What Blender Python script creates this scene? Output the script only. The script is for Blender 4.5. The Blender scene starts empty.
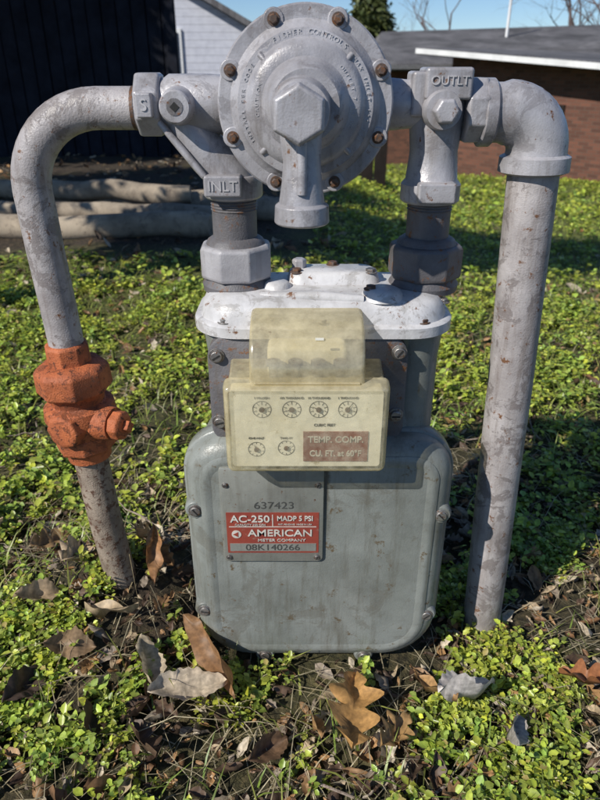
import bpy, math, random
import numpy as np
from mathutils import Vector, Matrix, noise
random.seed(4); rng=np.random.default_rng(7)
sc=bpy.context.scene
CY=-0.85
def Y(h): return h+CY          # h = horizontal distance from the viewer's stand point
# ------------------------------------------------------------------ materials
def new_mat(name):
    m=bpy.data.materials.new(name); m.use_nodes=True
    nt=m.node_tree; b=nt.nodes['Principled BSDF']; return m,nt,b
def N(nt,t,**kw):
    n=nt.nodes.new(t)
    for k,v in kw.items():
        if k in n.inputs: n.inputs[k].default_value=v
        else: setattr(n,k,v)
    return n
def ramp(nt,stops):
    r=nt.nodes.new('ShaderNodeValToRGB'); cr=r.color_ramp
    while len(cr.elements)<len(stops): cr.elements.new(0.5)
    for e,(p,c) in zip(cr.elements,stops):
        e.position=p; e.color=(c[0],c[1],c[2],1) if not isinstance(c,(int,float)) else (c,c,c,1)
    return r
def paint(name,base,dark,rust=(0.16,0.07,0.03),rust_amt=0.62,rough=0.45,metal=0.0,scale=14,bump=0.25,fine=450,spec=0.5,streak=0.0,streakcol=(.10,.075,.05),big=0.0,bigcol=(.1,.1,.1),bigthr=.55,drip=None):
    m,nt,b=new_mat(name); L=nt.links
    tc=N(nt,'ShaderNodeTexCoord')
    n1=N(nt,'ShaderNodeTexNoise',Scale=scale,Detail=8.0,Roughness=0.65)
    L.new(tc.outputs['Object'],n1.inputs['Vector'])
    r1=ramp(nt,[(0.32,dark),(0.62,base)]); L.new(n1.outputs['Fac'],r1.inputs[0])
    n2=N(nt,'ShaderNodeTexNoise',Scale=scale*4.3,Detail=6.0,Roughness=0.75)
    L.new(tc.outputs['Object'],n2.inputs['Vector'])
    r2=ramp(nt,[(rust_amt,0.0),(rust_amt+0.06,1.0)]); L.new(n2.outputs['Fac'],r2.inputs[0])
    mx=N(nt,'ShaderNodeMixRGB'); mx.inputs[2].default_value=(*rust,1)
    L.new(r2.outputs[0],mx.inputs[0]); L.new(r1.outputs[0],mx.inputs[1]); out=mx.outputs[0]
    hgt=None
    if streak>0:
        mp=N(nt,'ShaderNodeMapping'); mp.inputs['Scale'].default_value=(1,1,.10); L.new(tc.outputs['Object'],mp.inputs[0])
        n4=N(nt,'ShaderNodeTexNoise',Scale=55.0,Detail=7.0,Roughness=0.7); L.new(mp.outputs[0],n4.inputs['Vector'])
        r4=ramp(nt,[(.5,0.0),(.72,streak)]); L.new(n4.outputs['Fac'],r4.inputs[0])
        m4=N(nt,'ShaderNodeMixRGB'); m4.inputs[2].default_value=(*streakcol,1); L.new(r4.outputs[0],m4.inputs[0]); L.new(out,m4.inputs[1]); out=m4.outputs[0]
    if big>0:
        n5=N(nt,'ShaderNodeTexNoise',Scale=scale*1.7,Detail=10.0,Roughness=0.75,Distortion=.6); L.new(tc.outputs['Object'],n5.inputs['Vector'])
        r5=ramp(nt,[(bigthr,0.0),(bigthr+.03,big)]); L.new(n5.outputs['Fac'],r5.inputs[0])
        m5=N(nt,'ShaderNodeMixRGB'); m5.inputs[2].default_value=(*bigcol,1); L.new(r5.outputs[0],m5.inputs[0]); L.new(out,m5.inputs[1]); out=m5.outputs[0]; hgt=r5.outputs[0]
    if drip:
        sp=N(nt,'ShaderNodeSeparateXYZ'); L.new(tc.outputs['Object'],sp.inputs[0])
        for (dx_,dw,zt,zb_,col) in drip:
            w1=N(nt,'ShaderNodeMath',operation='MULTIPLY_ADD'); L.new(n2.outputs['Fac'],w1.inputs[0]); w1.inputs[1].default_value=.03; w1.inputs[2].default_value=-dx_-.015
            w2=N(nt,'ShaderNodeMath',operation='ADD'); L.new(sp.outputs['X'],w2.inputs[0]); L.new(w1.outputs[0],w2.inputs[1])
            w3=N(nt,'ShaderNodeMath',operation='ABSOLUTE'); L.new(w2.outputs[0],w3.inputs[0])
            w4=N(nt,'ShaderNodeMapRange'); w4.inputs[1].default_value=dw*.3; w4.inputs[2].default_value=dw; w4.inputs[3].default_value=1; w4.inputs[4].default_value=0; L.new(w3.outputs[0],w4.inputs[0])
            w5=N(nt,'ShaderNodeMapRange'); w5.inputs[1].default_value=zb_; w5.inputs[2].default_value=zt; w5.inputs[3].default_value=0; w5.inputs[4].default_value=.95; L.new(sp.outputs['Z'],w5.inputs[0])
            w6=N(nt,'ShaderNodeMath',operation='MULTIPLY'); L.new(w4.outputs[0],w6.inputs[0]); L.new(w5.outputs[0],w6.inputs[1])
            m6=N(nt,'ShaderNodeMixRGB'); m6.inputs[2].default_value=(*col,1); L.new(w6.outputs[0],m6.inputs[0]); L.new(out,m6.inputs[1]); out=m6.outputs[0]
    L.new(out,b.inputs['Base Color'])
    n3=N(nt,'ShaderNodeTexNoise',Scale=fine,Detail=3.0); L.new(tc.outputs['Object'],n3.inputs['Vector'])
    ad=N(nt,'ShaderNodeMath',operation='ADD'); L.new(n3.outputs['Fac'],ad.inputs[0]); L.new(n2.outputs['Fac'],ad.inputs[1]); ho=ad.outputs[0]
    if hgt:
        a2=N(nt,'ShaderNodeMath',operation='SUBTRACT'); L.new(ho,a2.inputs[0]); L.new(hgt,a2.inputs[1]); ho=a2.outputs[0]
    if bump>0:
        bp=N(nt,'ShaderNodeBump',Strength=bump,Distance=0.0016); L.new(ho,bp.inputs['Height']); L.new(bp.outputs[0],b.inputs['Normal'])
    rr=ramp(nt,[(0.3,rough-0.1),(0.7,rough+0.18)]); L.new(n2.outputs['Fac'],rr.inputs[0]); L.new(rr.outputs[0],b.inputs['Roughness'])
    b.inputs['Metallic'].default_value=metal
    b.inputs['Specular IOR Level'].default_value=spec
    return m
GREY=paint('grey_paint',(0.42,0.41,0.43),(0.25,0.24,0.255),streak=.45)
GREYL=paint('cast_alloy_paint',(0.44,0.43,0.455),(0.25,0.24,0.255),rust_amt=0.62,rough=0.32,bump=0.22,metal=0.1,streak=.5,big=.45,bigcol=(.17,.155,.16))
GREYT=paint('cast_lettering',(0.52,0.51,0.53),(0.36,0.35,0.36),rust_amt=0.66,rough=0.4,bump=0)
TOPM=paint('meter_top_paint',(0.64,0.63,0.64),(0.42,0.41,0.41),rust_amt=0.60,rough=0.32,bump=.2,streak=.25,big=.45,bigcol=(.24,.22,.2))
BODY=paint('meter_case_paint',(0.265,0.28,0.262),(0.16,0.17,0.155),rust=(0.13,0.095,0.055),rust_amt=0.595,rough=0.32,scale=9,bump=0.22,streak=.7,streakcol=(.10,.088,.062),big=.4,bigcol=(.14,.13,.105),
  drip=[(.036,.0075,.42,.20,(.045,.028,.010))])
RISER=paint('weathered_pipe_paint',(0.15,0.145,0.155),(0.075,0.07,0.075),rust_amt=0.57,rough=0.5,bump=0.4,streak=.4)
PIPE=paint('pipe_paint',(0.44,0.41,0.41),(0.26,0.235,0.235),rust_amt=0.585,rough=0.40,scale=15,bump=0.4,streak=.7,streakcol=(.13,.095,.075),big=.75,bigcol=(.18,.155,.15),bigthr=.535)
PIPEB=paint('buried_pipe_paint',(0.36,0.29,0.23),(0.16,0.12,0.095),rust_amt=0.52,rust=(0.11,0.055,0.035),rough=0.6,scale=20,bump=0.7,streak=.5)
RUST=paint('orange_rust',(0.52,0.145,0.05),(0.29,0.075,0.028),rust=(0.11,0.035,0.018),rust_amt=0.55,rough=0.62,scale=22,bump=0.75,big=.6,bigcol=(.20,.065,.03),streak=.3,streakcol=(.12,.045,.025))
BOLT=paint('bolt_steel',(0.35,0.34,0.33),(0.14,0.12,0.11),rust_amt=0.55,rough=0.4,metal=0.7,scale=60)
BOLTR=paint('bolt_rusty',(0.13,0.095,0.08),(0.06,0.04,0.03),rust_amt=0.5,rough=0.6,metal=0.3,scale=60)
PLATE=paint('aluminium_plate',(0.36,0.365,0.33),(0.27,0.275,0.25),rust_amt=0.62,rough=0.36,metal=0.3,scale=20,bump=0.12,streak=.35)
REDL=paint('red_label',(0.33,0.065,0.04),(0.23,0.045,0.035),rust=(0.26,0.17,0.12),rust_amt=0.60,rough=0.45,bump=0.05)
REDF=paint('faded_red_label',(0.26,0.085,0.06),(0.19,0.06,0.045),rust=(0.4,0.3,0.2),rust_amt=0.63,rough=0.5,bump=0.05)
WHITE=paint('dial_face',(0.88,0.86,0.77),(0.74,0.70,0.57),rust=(0.45,0.39,0.26),rust_amt=0.61,rough=0.5,bump=0.02)
INK=paint('black_ink',(0.03,0.03,0.03),(0.02,0.02,0.02),rust_amt=0.9,rough=0.5,bump=0.0)
INKW=paint('pale_ink',(0.66,0.64,0.58),(0.46,0.42,0.37),rust_amt=0.7,rough=0.5,bump=0.0,scale=60)
STAMP=paint('stamped_ink',(0.08,0.08,0.075),(0.05,0.05,0.045),rust_amt=0.64,rust=(.22,.22,.19),rough=0.5,bump=0.0,scale=60)
HOLE=paint('dark_hole',(0.02,0.02,0.02),(0.012,0.012,0.012),rust_amt=0.9,rough=0.8,bump=0.0)
def plastic(name,transp,col,tcol,rough,sc_=40.0,lo=.62,var=.3,gloss=.06):
    m,nt,b=new_mat(name); L=nt.links
    b.inputs['Base Color'].default_value=(*col,1); b.inputs['Roughness'].default_value=rough
    tc=N(nt,'ShaderNodeTexCoord'); n=N(nt,'ShaderNodeTexNoise',Scale=sc_,Detail=8.0,Roughness=0.7); L.new(tc.outputs['Object'],n.inputs['Vector'])
    r=ramp(nt,[(0.3,tuple(c*lo for c in col)),(0.6,col)]); L.new(n.outputs['Fac'],r.inputs[0]); L.new(r.outputs[0],b.inputs['Base Color'])
    rr=ramp(nt,[(0.35,transp),(0.7,max(transp-var,0))]); L.new(n.outputs['Fac'],rr.inputs[0])
    t=N(nt,'ShaderNodeBsdfTransparent'); t.inputs[0].default_value=(*tcol,1)
    tl=N(nt,'ShaderNodeBsdfTranslucent'); tl.inputs[0].default_value=(*col,1)
    m0=N(nt,'ShaderNodeMixShader',Fac=0.25); L.new(b.outputs[0],m0.inputs[1]); L.new(tl.outputs[0],m0.inputs[2])
    mx=N(nt,'ShaderNodeMixShader'); L.new(rr.outputs[0],mx.inputs[0]); L.new(m0.outputs[0],mx.inputs[1]); L.new(t.outputs[0],mx.inputs[2])
    gl=N(nt,'ShaderNodeBsdfGlossy'); gl.inputs['Roughness'].default_value=.14
    m2=N(nt,'ShaderNodeMixShader',Fac=gloss); L.new(mx.outputs[0],m2.inputs[1]); L.new(gl.outputs[0],m2.inputs[2])
    L.new(m2.outputs[0],nt.nodes['Material Output'].inputs[0]); return m
YEL=plastic('yellowed_plastic',0.62,(0.78,0.70,0.48),(0.97,0.91,0.72),0.14,lo=.68,gloss=.08)
CLEAR=plastic('hazy_window',0.84,(0.80,0.75,0.56),(0.985,0.955,0.86),0.12,sc_=55,var=.34,gloss=.05)
# ------------------------------------------------------------------ mesh helpers
def empty(name):
    e=bpy.data.objects.new(name,None); sc.collection.objects.link(e); e.empty_display_size=0.05; return e
def obj(name,verts,faces,mat,parent=None,smooth=35,bevel=0,seg=2):
    me=bpy.data.meshes.new(name); me.from_pydata([tuple(v) for v in verts],[],faces); me.update()
    import bmesh
    bm=bmesh.new(); bm.from_mesh(me); bmesh.ops.recalc_face_normals(bm,faces=bm.faces); bm.to_mesh(me); bm.free()
    if mat: me.materials.append(mat)
    o=bpy.data.objects.new(name,me); sc.collection.objects.link(o)
    if bevel:
        md=o.modifiers.new('b','BEVEL'); md.width=bevel; md.segments=seg; md.limit_method='ANGLE'; md.angle_limit=math.radians(35)
        md.harden_normals=False
    if smooth:
        for p in me.polygons: p.use_smooth=True
        if not bevel: me.set_sharp_from_angle(angle=math.radians(smooth))
        else:
            w=o.modifiers.new('w','WEIGHTED_NORMAL'); w.keep_sharp=False
    if parent: o.parent=parent
    return o
def frame(d):
    d=Vector(d).normalized(); up=Vector((0,0,1)) if abs(d.z)<0.95 else Vector((0,1,0))
    a=d.cross(up).normalized(); b=a.cross(d).normalized(); return d,a,b
def loft(rings,cap=True):
    n=len(rings[0]); V=[p for r in rings for p in r]; F=[]
    for i in range(len(rings)-1):
        for j in range(n):
            k=(j+1)%n; F.append((i*n+j,i*n+k,(i+1)*n+k,(i+1)*n+j))
    if cap: F.append(tuple(range(n))[::-1]); F.append(tuple((len(rings)-1)*n+j for j in range(n)))
    return V,F
def lathe(name,o,d,prof,mat,parent,seg=48,bevel=0,phase=0.0,smooth=35):
    """prof=[(dist along axis, radius)...]"""
    o=Vector(o); d,a,b=frame(d); rings=[]
    for t,r in prof:
        rings.append([o+d*t+(a*math.cos(phase+2*math.pi*j/seg)+b*math.sin(phase+2*math.pi*j/seg))*max(r,1e-5) for j in range(seg)])
    V,F=loft(rings); return obj(name,V,F,mat,parent,smooth=smooth,bevel=bevel)
def tube(name,path,rad,mat,parent,seg=28,cap=True):
    P=[Vector(p) for p in path]; rings=[]; d0=(P[1]-P[0]).normalized(); _,a,_=frame(d0)
    for i,p in enumerate(P):
        if i==0: t=P[1]-P[0]
        elif i==len(P)-1: t=P[-1]-P[-2]
        else: t=(P[i+1]-P[i]).normalized()+(P[i]-P[i-1]).normalized()
        t.normalize(); a=(a-t*a.dot(t)).normalized(); b=t.cross(a)
        r=rad[i] if isinstance(rad,(list,tuple)) else rad
        rings.append([p+(a*math.cos(2*math.pi*j/seg)+b*math.sin(2*math.pi*j/seg))*r for j in range(seg)])
    V,F=loft(rings,cap); return obj(name,V,F,mat,parent,smooth=40)
def box(name,x0,x1,y0,y1,z0,z1,mat,parent,bevel=0.002):
    V=[(x,y,z) for x in (x0,x1) for y in (y0,y1) for z in (z0,z1)]
    F=[(0,1,3,2),(4,6,7,5),(0,4,5,1),(2,3,7,6),(0,2,6,4),(1,5,7,3)]
    return obj(name,V,F,mat,parent,bevel=bevel,smooth=35 if bevel else 0)
def rr(l,r,b,t,rb,rt,n=10):
    out=[]
    for cx,cz,R,a0 in ((r-rb,b+rb,rb,-90),(r-rt,t-rt,rt,0),(l+rt,t-rt,rt,90),(l+rb,b+rb,rb,180)):
        for i in range(n+1):
            a=math.radians(a0+90*i/n); out.append((cx+R*math.cos(a),cz+R*math.sin(a)))
    return out
def rri(l,r,b,t,rb,rt,i,n=10): return rr(l+i,r-i,b+i,t-i,max(rb-i,.004),max(rt-i,.004),n)
def text(name,s,size,loc,mat,parent,ext=0.0003,rot=(math.pi/2,0,0),sx=1.0,align='CENTER',sheer=0,bold=0.0):
    c=bpy.data.curves.new(name,'FONT'); c.body=s; c.size=size; c.extrude=ext; c.align_x=align; c.align_y='CENTER'; c.offset=bold; c.shear=sheer
    t=bpy.data.objects.new(name+'_tmp',c); sc.collection.objects.link(t); bpy.context.view_layer.update()
    dg=bpy.context.evaluated_depsgraph_get(); me=bpy.data.meshes.new_from_object(t.evaluated_get(dg))
    M=Matrix.Translation(loc)@(rot if isinstance(rot,Matrix) else Matrix.Rotation(rot[2],4,'Z')@Matrix.Rotation(rot[0],4,'X')@Matrix.Rotation(rot[1],4,'Z'))@Matrix.Diagonal((sx,1,1,1))
    me.transform(M); bpy.data.objects.remove(t); bpy.data.curves.remove(c)
    me.materials.clear(); me.materials.append(mat)
    for p in me.polygons: p.use_smooth=False; p.material_index=0
    o=bpy.data.objects.new(name,me); sc.collection.objects.link(o); o.parent=parent; return o
def bolt(name,p,d,r,mat,parent,hexa=True,h=None):
    h=h or r*0.8
    lathe(name+'_washer',p,d,[(0,r*1.35),(r*.22,r*1.35)],mat,parent,seg=20,bevel=r*.06)
    lathe(name,p,d,[(0,r),(h,r),(h*1.15,r*.82)],mat,parent,seg=6 if hexa else 20,bevel=r*.08,phase=random.random()*2)
    if not hexa:
        q=Vector(p)+Vector(d).normalized()*h*1.16; a=random.uniform(-1.2,1.2); ca,sa=math.cos(a),math.sin(a)
        vs=[(q.x+ca*u*r*.75-sa*v*r*.13,q.y+w_,q.z+sa*u*r*.75+ca*v*r*.13) for u in (-1,1) for w_ in (-.0006,.0004) for v in (-1,1)]
        obj(name+'_slot',vs,[(0,1,3,2),(4,6,7,5),(0,4,5,1),(2,3,7,6),(0,2,6,4),(1,5,7,3)],HOLE,parent,smooth=0)
F_=(0,-1,0)
# ------------------------------------------------------------------ GAS METER
gm=empty('gas_meter')
L_,R_,B_,T_=-.1644,.217,-.004,.412; RB,RT=.092,.066
def bring(h,i): return [(x,Y(h),z) for x,z in rri(L_,R_,B_,T_,RB,RT,i)]
V,F=loft([bring(.925,.07),bring(.915,.04),bring(.88,.02),bring(.80,.010),bring(.798,.002),bring(.796,.0),bring(.776,.0),bring(.773,.002),bring(.772,.008)])
obj('rear_case',V,F,BODY,gm,smooth=50)
V,F=loft([bring(.7715,.004),bring(.764,.005),bring(.756,.008),bring(.749,.014),bring(.744,.022),bring(.7415,.032),bring(.7405,.045),bring(.740,.06)])
obj('front_cover',V,F,BODY,gm,smooth=60)
V,F=loft([bring(.7420,.026),bring(.7394,.031),bring(.7390,.036),bring(.7410,.044)],cap=False)
obj('cover_bead',V,F,BODY,gm,smooth=80)
for i,(x,z) in enumerate([(-.147,.296),(.199,.288),(-.146,.108),(.195,.098),(-.056,.012),(.102,.010)]):
    lathe('bolt_lobe_%d'%i,(x,Y(.770),z),F_,[(0,.0165),(.022,.0155),(.026,.013)],BODY,gm,seg=28,bevel=.001)
    bolt('cover_bolt_%d'%i,(x,Y(.7445),z),F_,.0074,BOLT,gm,hexa=False,h=.004)
# upper case
def zring(z,l,r,h0,h1,rad,n=10): return [(x,y,z) for x,y in rr(l,r,Y(h0),Y(h1),rad,rad,n)]
V,F=loft([zring(.36,-.122,.182,.772,.905,.05),zring(.44,-.122,.182,.778,.915,.055),zring(.50,-.122,.182,.782,.915,.055),zring(.545,-.126,.187,.776,.92,.055),zring(.552,-.129,.190,.772,.925,.055)])
obj('upper_case',V,F,BODY,gm,smooth=50)
for x in (-.088,.150):
    lathe('gas_channel_'+('a' if x<0 else 'b'),(x,Y(.815),.35),(0,0,1),[(0,.036),(.16,.036),(.20,.040)],BODY,gm)
def tring(z,i): return zring(z,-.138+i,.199-i,.758+i,.935-i,max(.06-i,.015))
V,F=loft([tring(.548,.006),tring(.549,.0),tring(.562,.0),tring(.5645,.003),tring(.565,.008),tring(.582,.012),tring(.590,.020),tring(.594,.034),tring(.595,.045)])
obj('top_cover',V,F,TOPM,gm,smooth=50)
for i,(x,h,r) in enumerate([(.105,.800,.022),(-.03,.83,.016)]):
    lathe('top_boss_%d'%i,(x,Y(h),.59),(0,0,1),[(0,r*1.3),(.006,r*1.15),(.010,r),(.012,r*.8)],TOPM,gm)
V,F=loft([zring(.592,-.018,.108,.835,.895,.02),zring(.606,-.014,.104,.839,.891,.018),zring(.610,-.006,.096,.845,.885,.014)])
obj('valve_cap_plate',V,F,TOPM,gm,smooth=50)
tube('case_rib',[(-.05,Y(.80),.591),(.02,Y(.79),.594),(.08,Y(.785),.591)],[.006,.008,.006],TOPM,gm,seg=12)
for i,(x,h,z) in enumerate([(-.004,.85,.608),(.094,.85,.608),(.045,.882,.609),(-.095,.775,.565),(.155,.775,.565),(.03,.772,.566),(-.118,.85,.567),(.185,.81,.58),(.09,.80,.60)]):
    bolt('top_screw_%d'%i,(x,Y(h),z),(0,0,1),.0068,BOLT if i%2 else BOLTR,gm,hexa=True,h=.005)
lathe('change_gear_plug',(-.001,Y(.87),.608),(0,0,1),[(0,.010),(.012,.010),(.014,.007)],GREYL,gm,seg=6,bevel=.001)
# index mounting flange
V,F=loft([[(x,Y(h),z) for x,z in rri(-.118,.138,.400,.552,.02,.03,i,6)] for h,i in ((.79,0),(.764,0),(.762,.003))])
obj('index_flange',V,F,RISER,gm,smooth=40)
for i,(x,z) in enumerate([(-.106,.525),(.126,.530),(-.107,.43),(.127,.44)]): bolt('flange_screw_%d'%i,(x,Y(.762),z),F_,.0075,BOLT,gm,hexa=False,h=.006)
# index box
IL,IR,IB,IT=-.0905,.106,.397,.515
def iring(h,i,zt=0): return [(x,Y(h),z) for x,z in rri(IL,IR,IB,IT+zt,.008,.006,i,5)]
V,F=loft([iring(.764,.002,.008),iring(.74,.003,.006),iring(.712,.003,.003),iring(.709,-.002,.002),iring(.699,-.002,0),iring(.692,.0,0)],cap=False)
obj('index_cover_shell',V,F,YEL,gm,smooth=45)
V,F=loft([iring(.692,.0),iring(.689,.0015),iring(.6885,.0045)],cap=False); obj('index_cover_rim',V,F,YEL,gm,smooth=60)
fr=iring(.6887,.0045); obj('index_window',fr,[tuple(range(len(fr)))],CLEAR,gm,smooth=0)
V,F=loft([iring(.715,.006),iring(.6935,.006)]); obj('dial_plate_backing',V,F,WHITE,gm,smooth=30)
V,F=loft([iring(.762,.010),iring(.716,.010)]); obj('index_mechanism_case',V,F,PLATE,gm,smooth=30)
# hump window
prof=[(.696,.508),(.6965,.528),(.700,.543),(.707,.557),(.718,.569),(.733,.578),(.752,.583),(.772,.585),(.772,.508)]
def hring(x,s):
    c=(.735,.535); return [(x,Y(c[0]+(a-c[0])*s),c[1]+(z-c[1])*s) for a,z in prof]
V,F=loft([hring(-.060,.92),hring(-.0585,.975),hring(-.055,1),hring(.072,1),hring(.0755,.975),hring(.077,.92)])
obj('index_dome',V,F,YEL,gm,smooth=50)
box('dome_front_seam',-.0545,.0715,Y(.6975),Y(.6935),.5165,.5185,YEL,gm,bevel=.0006)
box('counter_mechanism',-.040,.057,Y(.728),Y(.765),.50,.550,WHITE,gm,bevel=.006)
for k in range(4): lathe('counter_shaft_%d'%k,(-.032+.027*k,Y(.716),.508),(0,0,1),[(0,.006),(.024,.006),(.025,.009),(.030,.009)],BOLT,gm,seg=16)
box('cover_sticker_chip',.018,.028,Y(.7145),Y(.7125),.5655,.568,WHITE,gm,bevel=0)
# dials
yd=Y(.6930)
def dial(n,x,z,r,ang):
    V=[];F=[];k=40
    for j in range(k):
        a=2*math.pi*j/k
        for q in (r,r*.93): V.append((x+q*math.cos(a),yd,z+q*math.sin(a)))
    for j in range(k): m=(j+1)%k; F.append((2*j,2*m,2*m+1,2*j+1))
    for j in range(10):
        a=2*math.pi*j/10+math.pi/2; b=len(V)
        ca,sa=math.cos(a),math.sin(a); w=.00035
        for q,s in ((r*.72,-w),(r*.72,w),(r*.93,w),(r*.93,-w)): V.append((x+q*ca-s*sa,yd,z+q*sa+s*ca))
        F.append((b,b+1,b+2,b+3))
    ca,sa=math.cos(ang),math.sin(ang); b=len(V)
    for q,s in ((-r*.3,-.0016),(-r*.3,.0016),(r*.8,0)): V.append((x+q*ca-s*sa,yd-.0012,z+q*sa+s*ca))
    F.append((b,b+1,b+2))
    obj(n,V,F,INK,gm,smooth=0)
    lathe(n+'_hub',(x,yd,z),F_,[(0,r*.28),(.002,r*.28)],BOLTR,gm,seg=16)
for i,x in enumerate((-.046,-.010,.0225,.0575)):
    dial('dial_%d'%i,x,.484,.0115,(0.4,3.4,2.6,1.0)[i])
for i,(x,s) in enumerate(((-.046,'1 MILLION'),(-.010,'100 THOUSAND'),(.0225,'10 THOUSAND'),(.0575,'1 THOUSAND'))):
    text('dial_text_%d'%i,s,.0040,(x,yd-.0002,.4995),INK,gm)
    for j in range(10):
        a=math.pi/2-2*math.pi*j/10*(1 if i%2 else -1)
        text('dial_num_%d_%d'%(i,j),str(j),.0028,(x+.0074*math.cos(a),yd-.0002,.484+.0074*math.sin(a)),INK,gm,ext=.0001)
dial('test_dial_0',-.054,.428,.0105,1.9); dial('test_dial_1',-.017,.430,.0105,0.5)
text('test_text_0','ONE-HALF',.0040,(-.054,yd-.0002,.444),INK,gm); text('test_text_1','TWO FT',.0040,(-.017,yd-.0002,.444),INK,gm)
text('cubic_feet','CUBIC FEET',.0050,(.03,yd-.0002,.4625),INK,gm)
box('temp_label',.004,.084,yd-.0008,yd+.0004,.411,.4535,REDF,gm,bevel=0)
text('temp_text_1','TEMP. COMP.',.0125,(.044,yd-.0013,.4425),INKW,gm,sx=.93,bold=.0002)
text('temp_text_2','CU. FT. at 60\u00b0F',.0120,(.044,yd-.0013,.4225),INKW,gm,sx=.84,bold=.0002)
# name plate
yp=Y(.7355)
V,F=loft([[(x,y,z) for x,z in rri(-.110,.0325,.212,.372,.008,.004,i,5)] for y,i in ((Y(.7415),0),(yp+.0006,0),(yp,.0012))])
obj('name_plate',V,F,PLATE,gm,smooth=40)
for i,(x,z) in enumerate([(-.102,.220),(.0245,.220),(-.102,.345),(.0245,.345)]): bolt('rivet_%d'%i,(x,yp,z),F_,.0034,BOLT,gm,hexa=False,h=.002)
text('badge_number','637423',.0165,(-.036,yp-.0002,.311),STAMP,gm,sx=1.15)
box('label_border',-.1035,.0265,yp-.0006,yp+.0004,.2285,.2995,REDL,gm,bevel=0)
box('label_strip',-.1000,.0230,yp-.0012,yp-.0001,.2320,.2455,PLATE,gm,bevel=0)
box('label_line_h',-.1000,.0230,yp-.0010,yp-.0001,.2745,.2757,INKW,gm,bevel=0)
box('label_line_v',-.0390,-.0378,yp-.0011,yp-.0001,.2760,.2960,INKW,gm,bevel=0)
text('label_model','AC-250',.0165,(-.0700,yp-.0013,.2885),INKW,gm,sx=1.05,bold=.0002)
text('label_capacity','CAPACITY 250 CFH',.0050,(-.070,yp-.0013,.2785),INKW,gm)
text('label_madp','MADP 5 PSI',.0120,(-.0070,yp-.0013,.2895),INKW,gm,sx=.85,bold=.0002)
text('label_small','PAT. PENDING  MADE IN USA',.0036,(-.007,yp-.0013,.2795),INKW,gm)
text('label_maker','AMERICAN',.0165,(-.028,yp-.0013,.2640),INKW,gm,sx=1.12,bold=.0002)
text('label_maker2','METER COMPANY',.0070,(-.026,yp-.0013,.2515),INKW,gm,sx=1.2)
lathe('label_emblem',(-.090,yp-.0002,.262),F_,[(0,.0068),(.0011,.0068)],INKW,gm,seg=20)
lathe('label_emblem_core',(-.090,yp-.0010,.262),F_,[(0,.0050),(.0008,.0050)],REDL,gm,seg=3)
text('serial','08K140266',.0150,(-.039,yp-.0014,.2385),STAMP,gm,sx=1.12)
# ------------------------------------------------------------------ UNIONS + RISERS
def hexnut(name,x,z0,z1,r,mat,parent,y=0):
    lathe(name,(x,y,z0),(0,0,1),[(0,r*.93),(.004,r),(z1-z0-.006,r),(z1-z0-.002,r*.95),(z1-z0,r*.86)],mat,parent,seg=8,bevel=.0025,phase=.35)
mf=empty('meter_bar')
for n,x,r in (('inlet',-.084,.0285),('outlet',.165,.0275)):
    lathe(n+'_riser',(x,0,.585),(0,0,1),[(0,r),(.14,r)],RISER,mf)
    hexnut(n+'_union_nut',x,.604,.648,.049,GREY if n=='inlet' else RISER,mf)
    lathe(n+'_union_collar',(x,0,.588),(0,0,1),[(0,.045),(.008,.046),(.018,.040)],RISER,mf)
    lathe(n+'_union_neck',(x,0,.645),(0,0,1),[(0,.040),(.008,.036),(.012,.030)],RISER,mf)
    for k in range(5): lathe(n+'_thread_%d'%k,(x,0,.690+.0035*k),(0,0,1),[(0,r),(.0012,r+.0012),(.0024,r)],RISER,mf,seg=40)
# left casting
lathe('inlet_hex_end',(-.192,0,.812),(1,0,0),[(0,.034),(.003,.037),(.026,.037),(.030,.034)],GREYL,mf,seg=8,bevel=.002,phase=.39)
lathe('inlet_barrel',(-.165,0,.812),(1,0,0),[(0,.029),(.006,.029),(.012,.033),(.06,.033),(.08,.031),(.12,.028)],GREYL,mf)
tube('inlet_web',[(-.150,-.004,.806),(-.138,-.004,.787),(-.112,-.002,.757),(-.090,0,.737),(-.084,0,.712)],[.022,.024,.027,.030,.032],GREYL,mf)
tube('web_rib',[(-.165,-.026,.795),(-.140,-.030,.765),(-.115,-.034,.735)],[.004,.0045,.004],GREYL,mf,seg=10)
lathe('inlet_collar',(-.084,0,.705),(0,0,1),[(0,.034),(.003,.037),(.022,.037),(.028,.033)],GREYL,mf,bevel=.001)
box('inlet_tag',-.115,-.070,-.044,-.02,.712,.737,GREYL,mf,bevel=.003)
text('inlet_text','INLT',.017,(-.0925,-.0442,.7245),GREYT,mf,ext=.0010)
lathe('pressure_port',(-.140,-.02,.812),F_,[(0,.022),(.022,.019),(.034,.0178),(.036,.016)],GREYL,mf)
lathe('port_recess',(-.140,-.0562,.812),F_,[(0,.0092),(.0004,.0092)],RISER,mf,seg=24)
lathe('port_hole',(-.140,-.0567,.812),F_,[(0,.0055),(.0004,.0055)],HOLE,mf,seg=4)
box('inlet_cast_tag',-.186,-.168,-.045,-.028,.800,.826,GREYL,mf,bevel=.002)
text('inlet_size','S',.018,(-.177,-.0456,.813),GREYT,mf,ext=.0008)
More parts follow.
